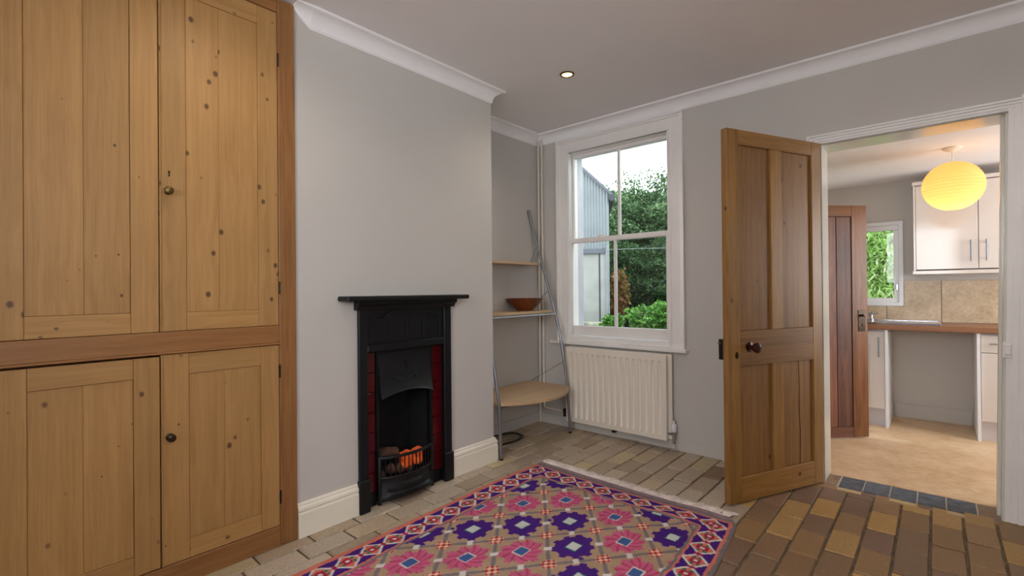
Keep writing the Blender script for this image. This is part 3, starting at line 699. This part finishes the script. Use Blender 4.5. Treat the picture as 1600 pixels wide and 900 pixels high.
# ------------------------------------------------------------------ recessed downlights
for x_,y_,lab in ((-1.70,2.47,'small lit brass-rimmed downlight set in the ceiling near the window'),(-1.70,.70,'downlight in the ceiling above the cupboards, outside the picture'),(.15,2.47,'downlight in the ceiling by the kitchen doorway, outside the picture'),(.15,.70,'downlight in the ceiling above the camera')):
    e = empty('downlight', (x_,y_,CEIL), 0, lab, 'downlight', 'recessed ceiling downlights')
    b = new(); lathe(b, [(.030,-.002),(.033,-.007),(.042,-.006),(.045,0)], 24); 
    b2 = new(); lathe(b2, [(.031,.0),(.031,-.003),(.034,-.007),(.042,-.006),(.045,-.0005),(.031,-.0002)], 24); b.free(); obj('rim', b2, M['brass'], e, True)
    b = new(); lathe(b, [(0,-.0035),(.030,-.0030),(.030,-.0005),(0,-.0005)], 20); obj('bulb', b, M['bulb'], e)
    l = bpy.data.lights.new('downlight_lamp', 'SPOT'); l.energy = 11; l.color = (1,.88,.74); l.spot_size = math.radians(150); l.spot_blend = 1.0; l.shadow_soft_size = .035
    lo = bpy.data.objects.new('downlight_lamp', l); COL.objects.link(lo); lo.location = (0,0,-.03); lo.parent = e

# ------------------------------------------------------------------ rug
def rug_color(x, y, L, R, yf):
    def C(*c): return srgb(*c)[:3]
    TAN, GREY, PUR, PINK, PINK2, BLUE, CREAM, RED, GREEN, SAL, MAU = C(178,148,122), C(128,118,120), C(74,36,122), C(204,98,134), C(184,72,104), C(70,98,150), C(220,210,204), C(182,58,62), C(30,112,96), C(214,122,104), C(136,112,124)
    dl, dr, df, dn = x-L, R-x, yf-y, y-.28
    jit = .004*math.sin(x*61+y*37)+.003*math.sin(y*91-x*23)
    d = min(dl, dr) + jit*.5; side = True
    along = y
    if min(df,dn)-.045 < d: d = min(df,dn)-.045 + jit*.5; side = False; along = x
    if d < -.012 and not side: return MAU if int((d+1)*160) % 3 else C(176,150,150)
    if d < .018: return GREY if dr < dl or not side else SAL
    if d < .032: return SAL
    if d < .140:
        w = (d-.086)/.054; per = .118; l = (along/per) % 1.0; l2 = 2*l-1; k = int(along/per)
        diag = abs(abs(w)-abs(l2))
        if diag < .13 and abs(l2) > .14: return CREAM
        if abs(w) > abs(l2):                     # triangles on the long edges
            if abs(w) < .32: return C(190,60,96) if (k % 2) else RED
            return PUR
        if abs(l2) > .86 and abs(w) < .16: return CREAM
        if abs(l2) > .70 and abs(w) < .42: return C(176,40,70)
        if abs(abs(l2)-.62+.35*abs(w)) < .13 and abs(w) > .1: return GREEN
        if abs(l2) < .20: return PUR
        return SAL
    if d < .150: return SAL
    if d < .163: return GREY
    a = (x+1.80)/.1483; bb = (2.320-y-.02*max(0,(x+1.35)))/.1825
    s = (a+bb)/2; t = (a-bb)/2
    fs, ft = s-math.floor(s), t-math.floor(t); ds, dt = min(fs,1-fs), min(ft,1-ft)
    if ds < .135 and dt < .135 and ds+dt < .20:
        ss = fs if fs < .5 else fs-1; tt = ft if ft < .5 else ft-1
        q = (int(math.floor((ss+tt)/.105+.5)) + int(math.floor((ss-tt)/.105+.5))) % 2
        return C(226,190,160) if q else RED
    m = min(ds,dt); o = ft if ds < dt else fs
    if m < .075 and abs(o-.5) < .055: return CREAM
    if m < .038 + jit: return GREY
    u, v = fs-.5, ft-.5
    c = round(a); kk = math.floor((bb)/2 + (.0 if c % 2 else 0))
    ci = int(math.floor(s)+math.floor(t)+1); ri = int(math.floor(s)-math.floor(t))     # lattice column, row
    start = [1,1,0,0,0,1,1][ci % 7]; pur = (start + (ri//2)) % 2 == 1
    X = u+v; Y = u-v                              # back to rug axes (in cells)
    if abs(X) < .155 and abs(Y) < .155: return C(206,206,200) if pur else BLUE
    if abs(X) < .185 and abs(Y) < .185: return C(60,110,116) if pur else CREAM
    th = math.atan2(Y, X); rr = math.hypot(X, Y)
    lobe = .545 + .060*max(-.8,min(.8,2.5*math.sin(9*th+.6+.5*math.sin(s*5)))) + .035*math.sin(3*th+s*2)
    if pur:
        if rr < lobe: return PUR
        if .46 < X*(1 if ri % 2 else -1) < .60 and .26 < Y < .40: return PUR
    else:
        if rr < lobe*(1.0+.06*math.sin(29*th)): return PINK if math.sin(11*th+14*rr+x*40) > -.55 else PINK2
    return TAN
step = .004; ry0, yf = .28, 2.505; ny = int((yf-ry0)/step); nx = int(1.30/step)
vs, cs = [], []
for j in range(ny+1):
    y = ry0+(yf-ry0)*j/ny; L, R = rug_L(y), rug_R(y)
    for i in range(nx+1):
        x = L+(R-L)*i/nx
        yo = y + .018*math.sin((x+.5)*2.4)*max(0,(y-2.0))/.5
        e = min(x-L, R-x, y-ry0, yf-y)
        z = .0075 + .0022*math.sin(x*9+y*4)*math.sin(y*7-x*3) + .0015*math.sin(x*23-y*11)
        z += .014*math.exp(-((x+1.02)**2/.03+(y-2.33)**2/.0016)) 
        vs.append((x, yo, z if e > .003 else .002)); cs.append(rug_color(x,y,L,R,yf)+(1,))
idx = np.arange((ny+1)*(nx+1)).reshape(ny+1,nx+1)
fc = np.stack([idx[:-1,:-1],idx[:-1,1:],idx[1:,1:],idx[1:,:-1]], -1).reshape(-1,4)
me = bpy.data.meshes.new('kilim_rug'); me.from_pydata(vs, [], fc.tolist()); me.update()
ca = me.color_attributes.new('weave', 'FLOAT_COLOR', 'POINT'); ca.data.foreach_set('color', np.array(cs, dtype=np.float32).ravel())
me.polygons.foreach_set('use_smooth', [True]*len(me.polygons))
rug = link('kilim_rug', me, M['rug']); tag(rug, 'purple and pink patterned kilim rug with fringed end on the brick floor', 'rug')
b = new()
for k in range(560):
    t = k/559; y = yf; x = rug_L(y)+(rug_R(y)-rug_L(y))*t + random.uniform(-.003,.003); yy = y+.018*math.sin((x+.5)*2.4)
    ln = random.uniform(.05,.085); sk_ = random.uniform(-.03,.03); w = random.uniform(.0022,.0038)
    P = [(x,yy-.004,.008),(x+sk_*.4,yy+ln*.4,.010+random.uniform(0,.004)),(x+sk_,yy+ln,.003)]
    tube(b, P, [w,w*1.1,w*.5], 4)
fr = obj('fringe', b, M['fringe'], rug); fr['kind'] = 'stuff'; fr['label'] = 'pale cotton fringe'

# ------------------------------------------------------------------ kitchen shell
KX0, KX1, KY, KC = -1.0, 1.6, 5.41, 2.05
struct('floor_kitchen', box(new(), KX0, KX1, 3.485, KY, -.12, .0), M['lino'], 'tan marbled lino floor of the kitchen', 'floor')
struct('ceiling_kitchen', box(new(), KX0-.15, KX1+.15, YK, KY+.15, KC, KC+.1), M['ceiling'], 'low white kitchen ceiling with the paper lantern', 'ceiling')
b = new(); kwx0, kwx1, kwz0, kwz1 = -.93, -.222, .963, 1.701
box(b, KX0-.15, kwx0, KY, KY+.15, 0, KC); box(b, kwx1, KX1+.15, KY, KY+.15, 0, KC); box(b, kwx0, kwx1, KY, KY+.15, 0, kwz0); box(b, kwx0, kwx1, KY, KY+.15, kwz1, KC)
struct('wall_kitchen_back', b, M['wall'], 'cream kitchen wall with the garden window and worktop')
b = new(); box(b, KX0-.15, KX0, YK, 3.90, 0, KC); box(b, KX0-.15, KX0, 4.72, KY, 0, KC); box(b, KX0-.15, KX0, 3.90, 4.72, 1.78, KC)
struct('wall_kitchen_left', b, M['wall'], 'cream kitchen wall with the open back door')
b = new(); box(b, KX1, KX1+.1, YK, 4.0, 0, KC); box(b, KX1, KX1+.1, 5.0, KY, 0, KC); box(b, KX1, KX1+.1, 4.0, 5.0, 0, .85); box(b, KX1, KX1+.1, 4.0, 5.0, 1.85, KC)  # opening added to let the kitchen fill lamp in
struct('wall_kitchen_right', b, M['wall'], 'cream kitchen wall, unseen, with an opening added for fill light')
struct('baseboard_kitchen', sweep(new(), [(-.29,KY),(.20,KY)], [(0,0),(.016,0),(.016,.105),(.008,.118),(0,.12)]), M['wall'], 'cream stepped skirting in the appliance gap', 'skirting')
w2 = empty('window_2', (0,0,0), 0, 'white kitchen casement window full of green leaves', 'window', kind='structure')
b = new(); y0_,y1_ = KY-.012, KY+.05
for xa,xb,za,zb in ((kwx0,kwx1,kwz0,kwz0+.03),(kwx0,kwx1,kwz1-.03,kwz1),(kwx0,kwx0+.03,kwz0+.03,kwz1-.03),(kwx1-.03,kwx1,kwz0+.03,kwz1-.03)): box(b, xa,xb,y0_,y1_,za,zb)
obj('window_frame', b, M['upvc'], w2)
b = new(); y0_,y1_ = KY-.002, KY+.045
for xa,xb,za,zb in ((kwx0+.03,kwx1-.03,kwz0+.03,kwz0+.068),(kwx0+.03,kwx1-.03,kwz1-.075,kwz1-.03),(kwx0+.03,kwx0+.066,kwz0+.068,kwz1-.075),(kwx1-.066,kwx1-.03,kwz0+.068,kwz1-.075)): box(b, xa,xb,y0_,y1_,za,zb,.003)
cs_ = obj('casement', b, M['upvc'], w2); bx('window_catch', kwx1-.05, kwx1-.036, KY-.016, KY-.002, 1.10, 1.15, M['chrome'], cs_, .002)
bx('pane', kwx0+.066, kwx1-.066, KY+.02, KY+.024, kwz0+.068, kwz1-.075, M['glass'], w2)
# splashback tiles
sp = empty('splashback', (0,0,0), 0, 'beige stone-effect tiled splashback above the worktop', 'splashback')
for xa,xb in ((-1.0,-.63),(-.62,-.345),(-.335,.020),(.026,.385),(.391,.75),(.756,1.1)):
    z1_ = 1.178 if xa > -.25 or False else .957
    if xa == -.335:
        b = new(); A = [(-.335,.83),(.020,.83),(.020,1.178),(-.218,1.178),(-.218,.957),(-.335,.957)]; prism(b, A, 'y', KY-.009, KY-.0005); obj('tile', b, M['stone'], sp)
    else: bx('tile', xa, xb, KY-.009, KY-.0005, .83, z1_, M['stone'], sp, .0015)
# worktop, sink, tap
wt = board('worktop', None, -.98, 1.2, 4.868, KY-.010, .786, .828, 'x', M['worktop'], .004); tag(wt, 'brown wood-effect worktop running under the kitchen window', 'worktop')
sk_ = empty('sink', (0,0,.828), 0, 'stainless steel inset sink and drainer in the worktop', 'sink')
b = new(); box(b, -.96, .02, 4.90, 5.33, .0005, .010, .003); obj('drainer', b, M['chrome'], sk_)
b = new(); 
for za,zb,xa,xb,ya,yb in ((.0102,.016,-.96,.02,4.895,4.912),(.0102,.016,-.96,.02,5.318,5.335),(.0102,.016,.0,.02,4.912,5.318)): box(b, xa,xb,ya,yb,za,zb,.002)
obj('rim', b, M['chrome'], sk_)
tp = empty('tap', (-.44,5.27,.8385), 0, 'chrome kitchen tap beside the old door edge', 'tap')
b = new(); lathe(b, [(.024,0),(.024,.01),(.014,.016),(.013,.05),(.0,.052)], 16); obj('tap_body', b, M['chrome'], tp, True)
b = new(); tube(b, [(0,0,.045),(.0,-.05,.07),(0,-.12,.075),(0,-.15,.05)], .009, 8); obj('spout', b, M['chrome'], tp, True)
b = new(); tube(b, [(0,0,.05),(.05,.0,.064)], .006, 8); obj('lever', b, M['chrome'], tp, True)
def bar_handle(parent, p, q, off=.026):
    p, q = Vector(p), Vector(q); o = Vector((0,-off,0)); b = new(); tube(b, [p+o,q+o], .0052, 8); d = (q-p)*.12
    tube(b, [p+d,p+d+o], .004, 6); tube(b, [q-d,q-d+o], .004, 6); return obj('handle', b, M['steel'], parent, True)
u = empty('base_unit', (0,0,0), 0, 'white base unit with one tall door by the old brown door', 'kitchen unit', 'white kitchen base units')
bx('side_panel', -.322, -.304, 4.885, 5.395, 0, .785, M['white'], u); bx('carcass', -.90, -.323, 4.922, 5.395, .14, .784, M['white'], u); bx('plinth', -.90, -.323, 4.945, 4.96, 0, .138, M['plinth'], u)
d_ = bx('door', -.62, -.325, 4.90, 4.92, .146, .770, M['gloss_white'], u, .002); bar_handle(d_, (-.362,4.90,.565), (-.362,4.90,.725))
b = new()
for xa,xb,za,zb in ((-.57,-.415,.24,.25),(-.57,-.415,.66,.67),(-.57,-.56,.25,.66),(-.425,-.415,.25,.66)): box(b, xa,xb,4.896,4.9005,za,zb,.001)
obj('moulding', b, M['gloss_white'], d_)
u = empty('base_unit', (0,0,0), 0, 'white base unit with a drawer over a door by the casing', 'kitchen unit', 'white kitchen base units')
bx('side_panel', .211, .229, 4.885, 5.395, 0, .785, M['white'], u); bx('carcass', .230, .83, 4.922, 5.395, .14, .784, M['white'], u); bx('plinth', .230, .83, 4.945, 4.96, 0, .138, M['plinth'], u)
d_ = bx('drawer', .233, .80, 4.90, 4.92, .646, .772, M['gloss_white'], u, .002); bar_handle(d_, (.275,4.90,.712), (.44,4.90,.712))
d_ = bx('door', .233, .80, 4.90, 4.92, .146, .641, M['gloss_white'], u, .002); bar_handle(d_, (.74,4.90,.44), (.74,4.90,.60))
wc = empty('wall_cabinet', (0,0,0), 0, 'gloss white double wall cabinet behind the paper lantern', 'cabinet')
bx('carcass', -.128, .62, 5.083, KY-.001, 1.262, 1.932, M['white'], wc); bx('side_panel', -.142, -.129, 5.062, KY-.001, 1.255, 1.935, M['gloss_white'], wc, .001)
bx('pelmet', -.150, .63, 5.052, KY-.001, 1.225, 1.254, M['gloss_white'], wc, .003); bx('cornice', -.150, .63, 5.050, KY-.001, 1.9365, 1.966, M['gloss_white'], wc, .004)
for xa,xb,hx in ((-.127,.232,.193),(.237,.60,.278)):
    d_ = bx('door', xa, xb, 5.062, 5.082, 1.263, 1.931, M['gloss_white'], wc, .002); bar_handle(d_, (hx,5.062,1.318), (hx,5.062,1.480))
# old back door, open into the kitchen
A = Vector((-.96,3.905,0)); Bq = Vector((-.3945,4.4715,0)); dq = (Bq-A).normalized(); DL = (Bq-A).length
d2 = empty('door_2', A, math.atan2(dq.y,dq.x), 'weathered reddish-brown boarded back door standing open in the kitchen', 'door', kind='structure')
board('stile', d2, DL-.118,DL, 0,.036, .012,1.738, 'z', M['old_rail']); board('stile', d2, 0,.10, 0,.036, .012,1.738, 'z', M['old_rail'])
board('rail', d2, .1005,DL-.1185, .0005,.0355, 1.655,1.738, 'x', M['old_rail']); board('rail', d2, .1005,DL-.1185, .0005,.0355, .012,.088, 'x', M['old_door'])
xs = [.101+(DL-.2205)/5*k for k in range(6)]
for xa,xb in zip(xs, xs[1:]): board('plank', d2, xa+.0012,xb-.0012, .006,.030, .0885,1.6545, 'z', M['old_door'], .003)
b = box(new(), DL-.075,DL-.022, -.004,0, .800,.958, .001); lp = obj('lock_plate', b, M['bronze'], d2); bx('keyhole', DL-.052,DL-.044, -.0048,-.0039, .835,.86, M['soot'], lp)
b = new(); lathe(b, [(0,-.004),(.009,-.004),(.006,-.012),(.011,-.018),(.010,-.026),(0,-.028)], 14, 'y', (DL-.048,0,.918)); obj('knob', b, M['bronze'], lp, True)
# paper lantern
pl = empty('pendant_lamp', (.083,4.36,KC), 0, 'glowing round paper lantern hanging from the kitchen ceiling', 'lamp')
b = new(); lathe(b, [(0,0),(.05,0),(.05,-.008),(.03,-.02),(.008,-.026),(0,-.026)], 24); obj('ceiling_rose', b, M['cord'], pl, True)
LC = at(1487,291,1,4.36); lz = LC.z-KC; R_ = .163
b = new(); tube(b, [(0,0,-.024),(0,0,lz+R_*.55)], .0035, 8); obj('flex', b, M['cord'], pl)
b = new(); tube(b, [(0,0,lz+.02),(0,0,lz+.09)], .016, 10); obj('lamp_holder', b, M['white'], pl)
b = new(); prof = []; NR = 22
for i in range(NR*3+1):
    a = .16+(PI-.32)*i/(NR*3); rr = R_*math.sin(a)*(1-(.022 if i % 3 else 0)); prof.append((rr, lz+R_*.985*math.cos(a)))
n_ = 40; rings = [[b.verts.new((r*math.cos(2*PI*k/n_), r*math.sin(2*PI*k/n_), h)) for k in range(n_)] for r,h in prof]
for A_,B_ in zip(rings, rings[1:]):
    for k in range(n_): b.faces.new((A_[k],A_[(k+1)%n_],B_[(k+1)%n_],B_[k]))
obj('paper_shade', b, M['paper'], pl, True)
b = new(); bmesh.ops.create_uvsphere(b, u_segments=16, v_segments=10, radius=.032); bmesh.ops.translate(b, verts=b.verts, vec=(0,0,lz-.015)); obj('bulb', b, emit('lantern_bulb', (255,232,190), 3), pl, True)
l = bpy.data.lights.new('lantern_light', 'POINT'); l.energy = .8; l.color = (1,.80,.58); l.shadow_soft_size = .036
lo = bpy.data.objects.new('lantern_light', l); COL.objects.link(lo); lo.location = (0,0,lz-.065); lo.parent = pl

# ------------------------------------------------------------------ garden
struct('ground', box(new(), -16, 6, 3.6, 26, -.4, -.2), M['soil'], 'garden ground outside the windows', 'ground')
OY = 7.0; cr = at(951,303,1,OY)
ob_rz = math.atan2(-cr.x, cr.y) + math.radians(3)      # its side runs away from the house along the line of sight
ob = empty('outbuilding', (cr.x,cr.y,-.2), ob_rz, 'pale grey lean-to outbuilding with sloping verge outside the window', 'outbuilding')
ex_, ey_ = Vector((math.cos(ob_rz),math.sin(ob_rz),0)), Vector((-math.sin(ob_rz),math.cos(ob_rz),0))
def on_face(px_, py_):                                 # pixel -> (local x, local z) on the gable face
    d = _v + _r2*((px_-800)/F_PX) - _u2*((py_-450)/F_PX); c = Vector((0,0,CAM_H)); o_ = Vector((cr.x,cr.y,-.2))
    q = c + d*((o_-c).dot(ey_)/d.dot(ey_)) - o_; return q.dot(ex_), q.z
tz = on_face(951,303)[1]; lx_, lz_ = on_face(905,262); sl_ = (lz_-tz)/lx_; za = on_face(935,389)[1]; pw = on_face(951,389)[0]-on_face(941,389)[0]
x0o = -2.6; zt = lambda x_: tz+x_*sl_
b = new(); cols = [(x0o-x0o*i/110, -(.016 if i % 2 else 0)) for i in range(111)]
top = [b.verts.new((x_,y_,zt(x_)-.01)) for x_,y_ in cols]; bot = [b.verts.new((x_,y_,za)) for x_,y_ in cols]
for i in range(len(cols)-1): b.faces.new((bot[i],bot[i+1],top[i+1],top[i]))
obj('ribbed_cladding', b, M['clad'], ob)
bx('flashing', x0o, .0, -.05, .02, za-.075, za, M['flash'], ob)
bx('lower_panel', x0o, -.17, -.01, .02, 0, za-.0755, M['clad_low'], ob)
bx('corner_post', -.17, -.145, -.02, .02, 0, za-.0755, M['dark_grey'], ob)
bx('end_panel', -.145, -.06, -.02, .02, 0, za-.0755, M['clad_low'], ob)
b = new(); tube(b, [(-.03,-.05,0),(-.03,-.05,za+.05)], .03, 10); obj('drainpipe', b, M['clad'], ob, True)
b = new(); prism(b, [(.06,zt(.06)-.0),(.06,zt(.06)+.055),(x0o,zt(x0o)+.055),(x0o,zt(x0o)-.0)], 'y', -.07, 2.6); obj('roof', b, M['flash'], ob)
b = new(); lathe(b, [(0,-.10),(.055,-.10),(.055,2.6),(0,2.6)], 12, 'y', (.05,0,zt(.05)-.03)); obj('gutter', b, M['dark_grey'], ob, True)
bx('side_wall', -.05, 0, .03, 2.6, 0, tz-.06, M['clad_low'], ob)
lw = at(925,503,1,6.3)
tag(bx('garden_wall', -9, at(960,503,1,6.3).x, 6.1, 6.4, -.2, lw.z, M['moss'], None, .02), 'low mossy stone garden wall in front of the outbuilding', 'wall')
def leaf_cloud(name, N, cen, rad, size, mat, parent, hollow=.55, seed=1, droop=0.0, long_=1.6):
    r = np.random.default_rng(seed); d = r.normal(size=(N,3)); d /= np.linalg.norm(d,axis=1)[:,None]
    rr = (hollow**3+(1-hollow**3)*r.random(N))**(1/3)
    bumps = 1+.16*np.sin(d[:,0]*7+seed)+.14*np.sin(d[:,1]*9-d[:,2]*8+seed*2)+.12*np.sin(d[:,2]*13+d[:,0]*5)
    P = np.array(cen)+d*(rr*bumps)[:,None]*np.array(rad)
    a = r.normal(size=(N,3)); a[:,2] -= droop*2; a /= np.linalg.norm(a,axis=1)[:,None]
    c = r.normal(size=(N,3)); c -= a*np.sum(a*c,1)[:,None]; c /= np.linalg.norm(c,axis=1)[:,None]
    s = size*r.uniform(.6,1.3,N)[:,None]
    nrm = np.cross(a,c)
    V = np.stack([P-a*s*long_*.5, P+c*s*.42+nrm*s*.1, P+a*s*long_*.5, P-c*s*.42+nrm*s*.1],1).reshape(-1,3)
    Fq = np.arange(4*N).reshape(N,4)
    T = np.concatenate([Fq[:,[0,1,2]],Fq[:,[0,2,3]]])
    me = bpy.data.meshes.new(name); me.from_pydata(V.tolist(), [], T.tolist()); me.update()
    o = link(name, me, mat, parent); o['kind'] = 'stuff'; return o
def tree(name, label, px_, py_, Y, rad, N, size, mat, cat='tree', seed=1, hollow=.5, twigs=0, group=None, **kw):
    c = at(px_,py_,1,Y); e = empty(name, (c.x,Y,-.2), 0, label, cat, group)
    h = c.z+.2
    b = new(); tube(b, [(0,0,0),(.06,.03,h*.5),(0,0,h)], [.11*rad[0],.08*rad[0],.03], 8); r = random.Random(seed)
    for k in range(9):
        a = r.uniform(0,2*PI); z0_ = h*r.uniform(.35,.8); tube(b, [(0,0,z0_),(math.cos(a)*rad[0]*.4,math.sin(a)*rad[1]*.4,z0_+rad[2]*.35),(math.cos(a)*rad[0]*.8,math.sin(a)*rad[1]*.8,h+rad[2]*r.uniform(0,.6))], [.04*rad[0],.025*rad[0],.008], 6)
    obj('trunk', b, M['bark'], e, True)
    leaf_cloud('foliage', N, (0,0,h), rad, size, mat, e, hollow, seed, **kw)
    for k in range(twigs):
        a = r.uniform(-1,1); b = new(); x0_ = a*rad[0]*.8; zt_ = h+rad[2]*r.uniform(1.15,1.5); tube(b, [(x0_,0,h+rad[2]*.5),(x0_+r.uniform(-.2,.2),0,zt_)], [.015,.004], 5); obj('twig', b, M['bark'], e)
        leaf_cloud('twig_leaves', 110, (x0_,0,zt_-.25), (.28,.25,.42), size*.95, mat, e, 0, seed+k+50)
    return e
tree('garden_tree', 'tall mid-green tree with thin top shoots seen through the window', 1012, 374, 10.5, (1.30,1.0,1.05), 60000, .05, M['leaf_mid'], seed=3, twigs=22, hollow=.3)
tree('garden_tree', 'dark dense evergreen filling the lower panes of the window', 1020, 450, 8.8, (1.05,.6,.85), 45000, .04, M['leaf_dark'], seed=5, hollow=.3)
tree('garden_tree', 'dark evergreen beside the outbuilding corner', 972, 420, 14.5, (1.5,1.2,1.9), 45000, .065, M['leaf_dark'], seed=8, hollow=.35)
tree('garden_tree', 'broad green tree at the far right of the garden', 1110, 400, 13.5, (1.8,1.2,1.4), 30000, .075, M['leaf_mid'], seed=11, hollow=.35)
tree('leafy_shrub', 'bright green leafy shrub at the bottom right of the window', 1030, 497, 5.5, (.33,.28,.17), 4200, .036, M['leaf_bright'], 'shrub', seed=14, hollow=.1)
tree('leafy_shrub', 'bright green shrub at the foot of the outbuilding corner', 958, 503, 5.5, (.12,.18,.09), 900, .034, M['leaf_bright'], 'shrub', seed=17, hollow=.1)
tree('leafy_shrub', 'rust-tinged shrub below the middle glazing bar', 968, 462, 7.6, (.16,.25,.42), 1100, .045, M['leaf_rust'], 'shrub', seed=19, hollow=.1)
tree('bamboo_bush', 'pale bamboo bush outside the kitchen window', 1350, 400, 7.2, (1.5,.7,1.5), 95000, .022, M['leaf_bamboo'], 'bush', seed=29, hollow=.1, droop=.5, long_=3.6)
p0, p1 = at(940,391,1,6.9), at(1075,391,1,6.9)
b = new(); tube(b, [(p0.x+.06,6.9,p0.z),(p0.x+.6,6.9,p0.z-.01),(p1.x+.5,6.9,p1.z+.01)], .0035, 6); tag(obj('washing_line', b, M['line_wire']), 'pale washing line strung across the garden', 'line')
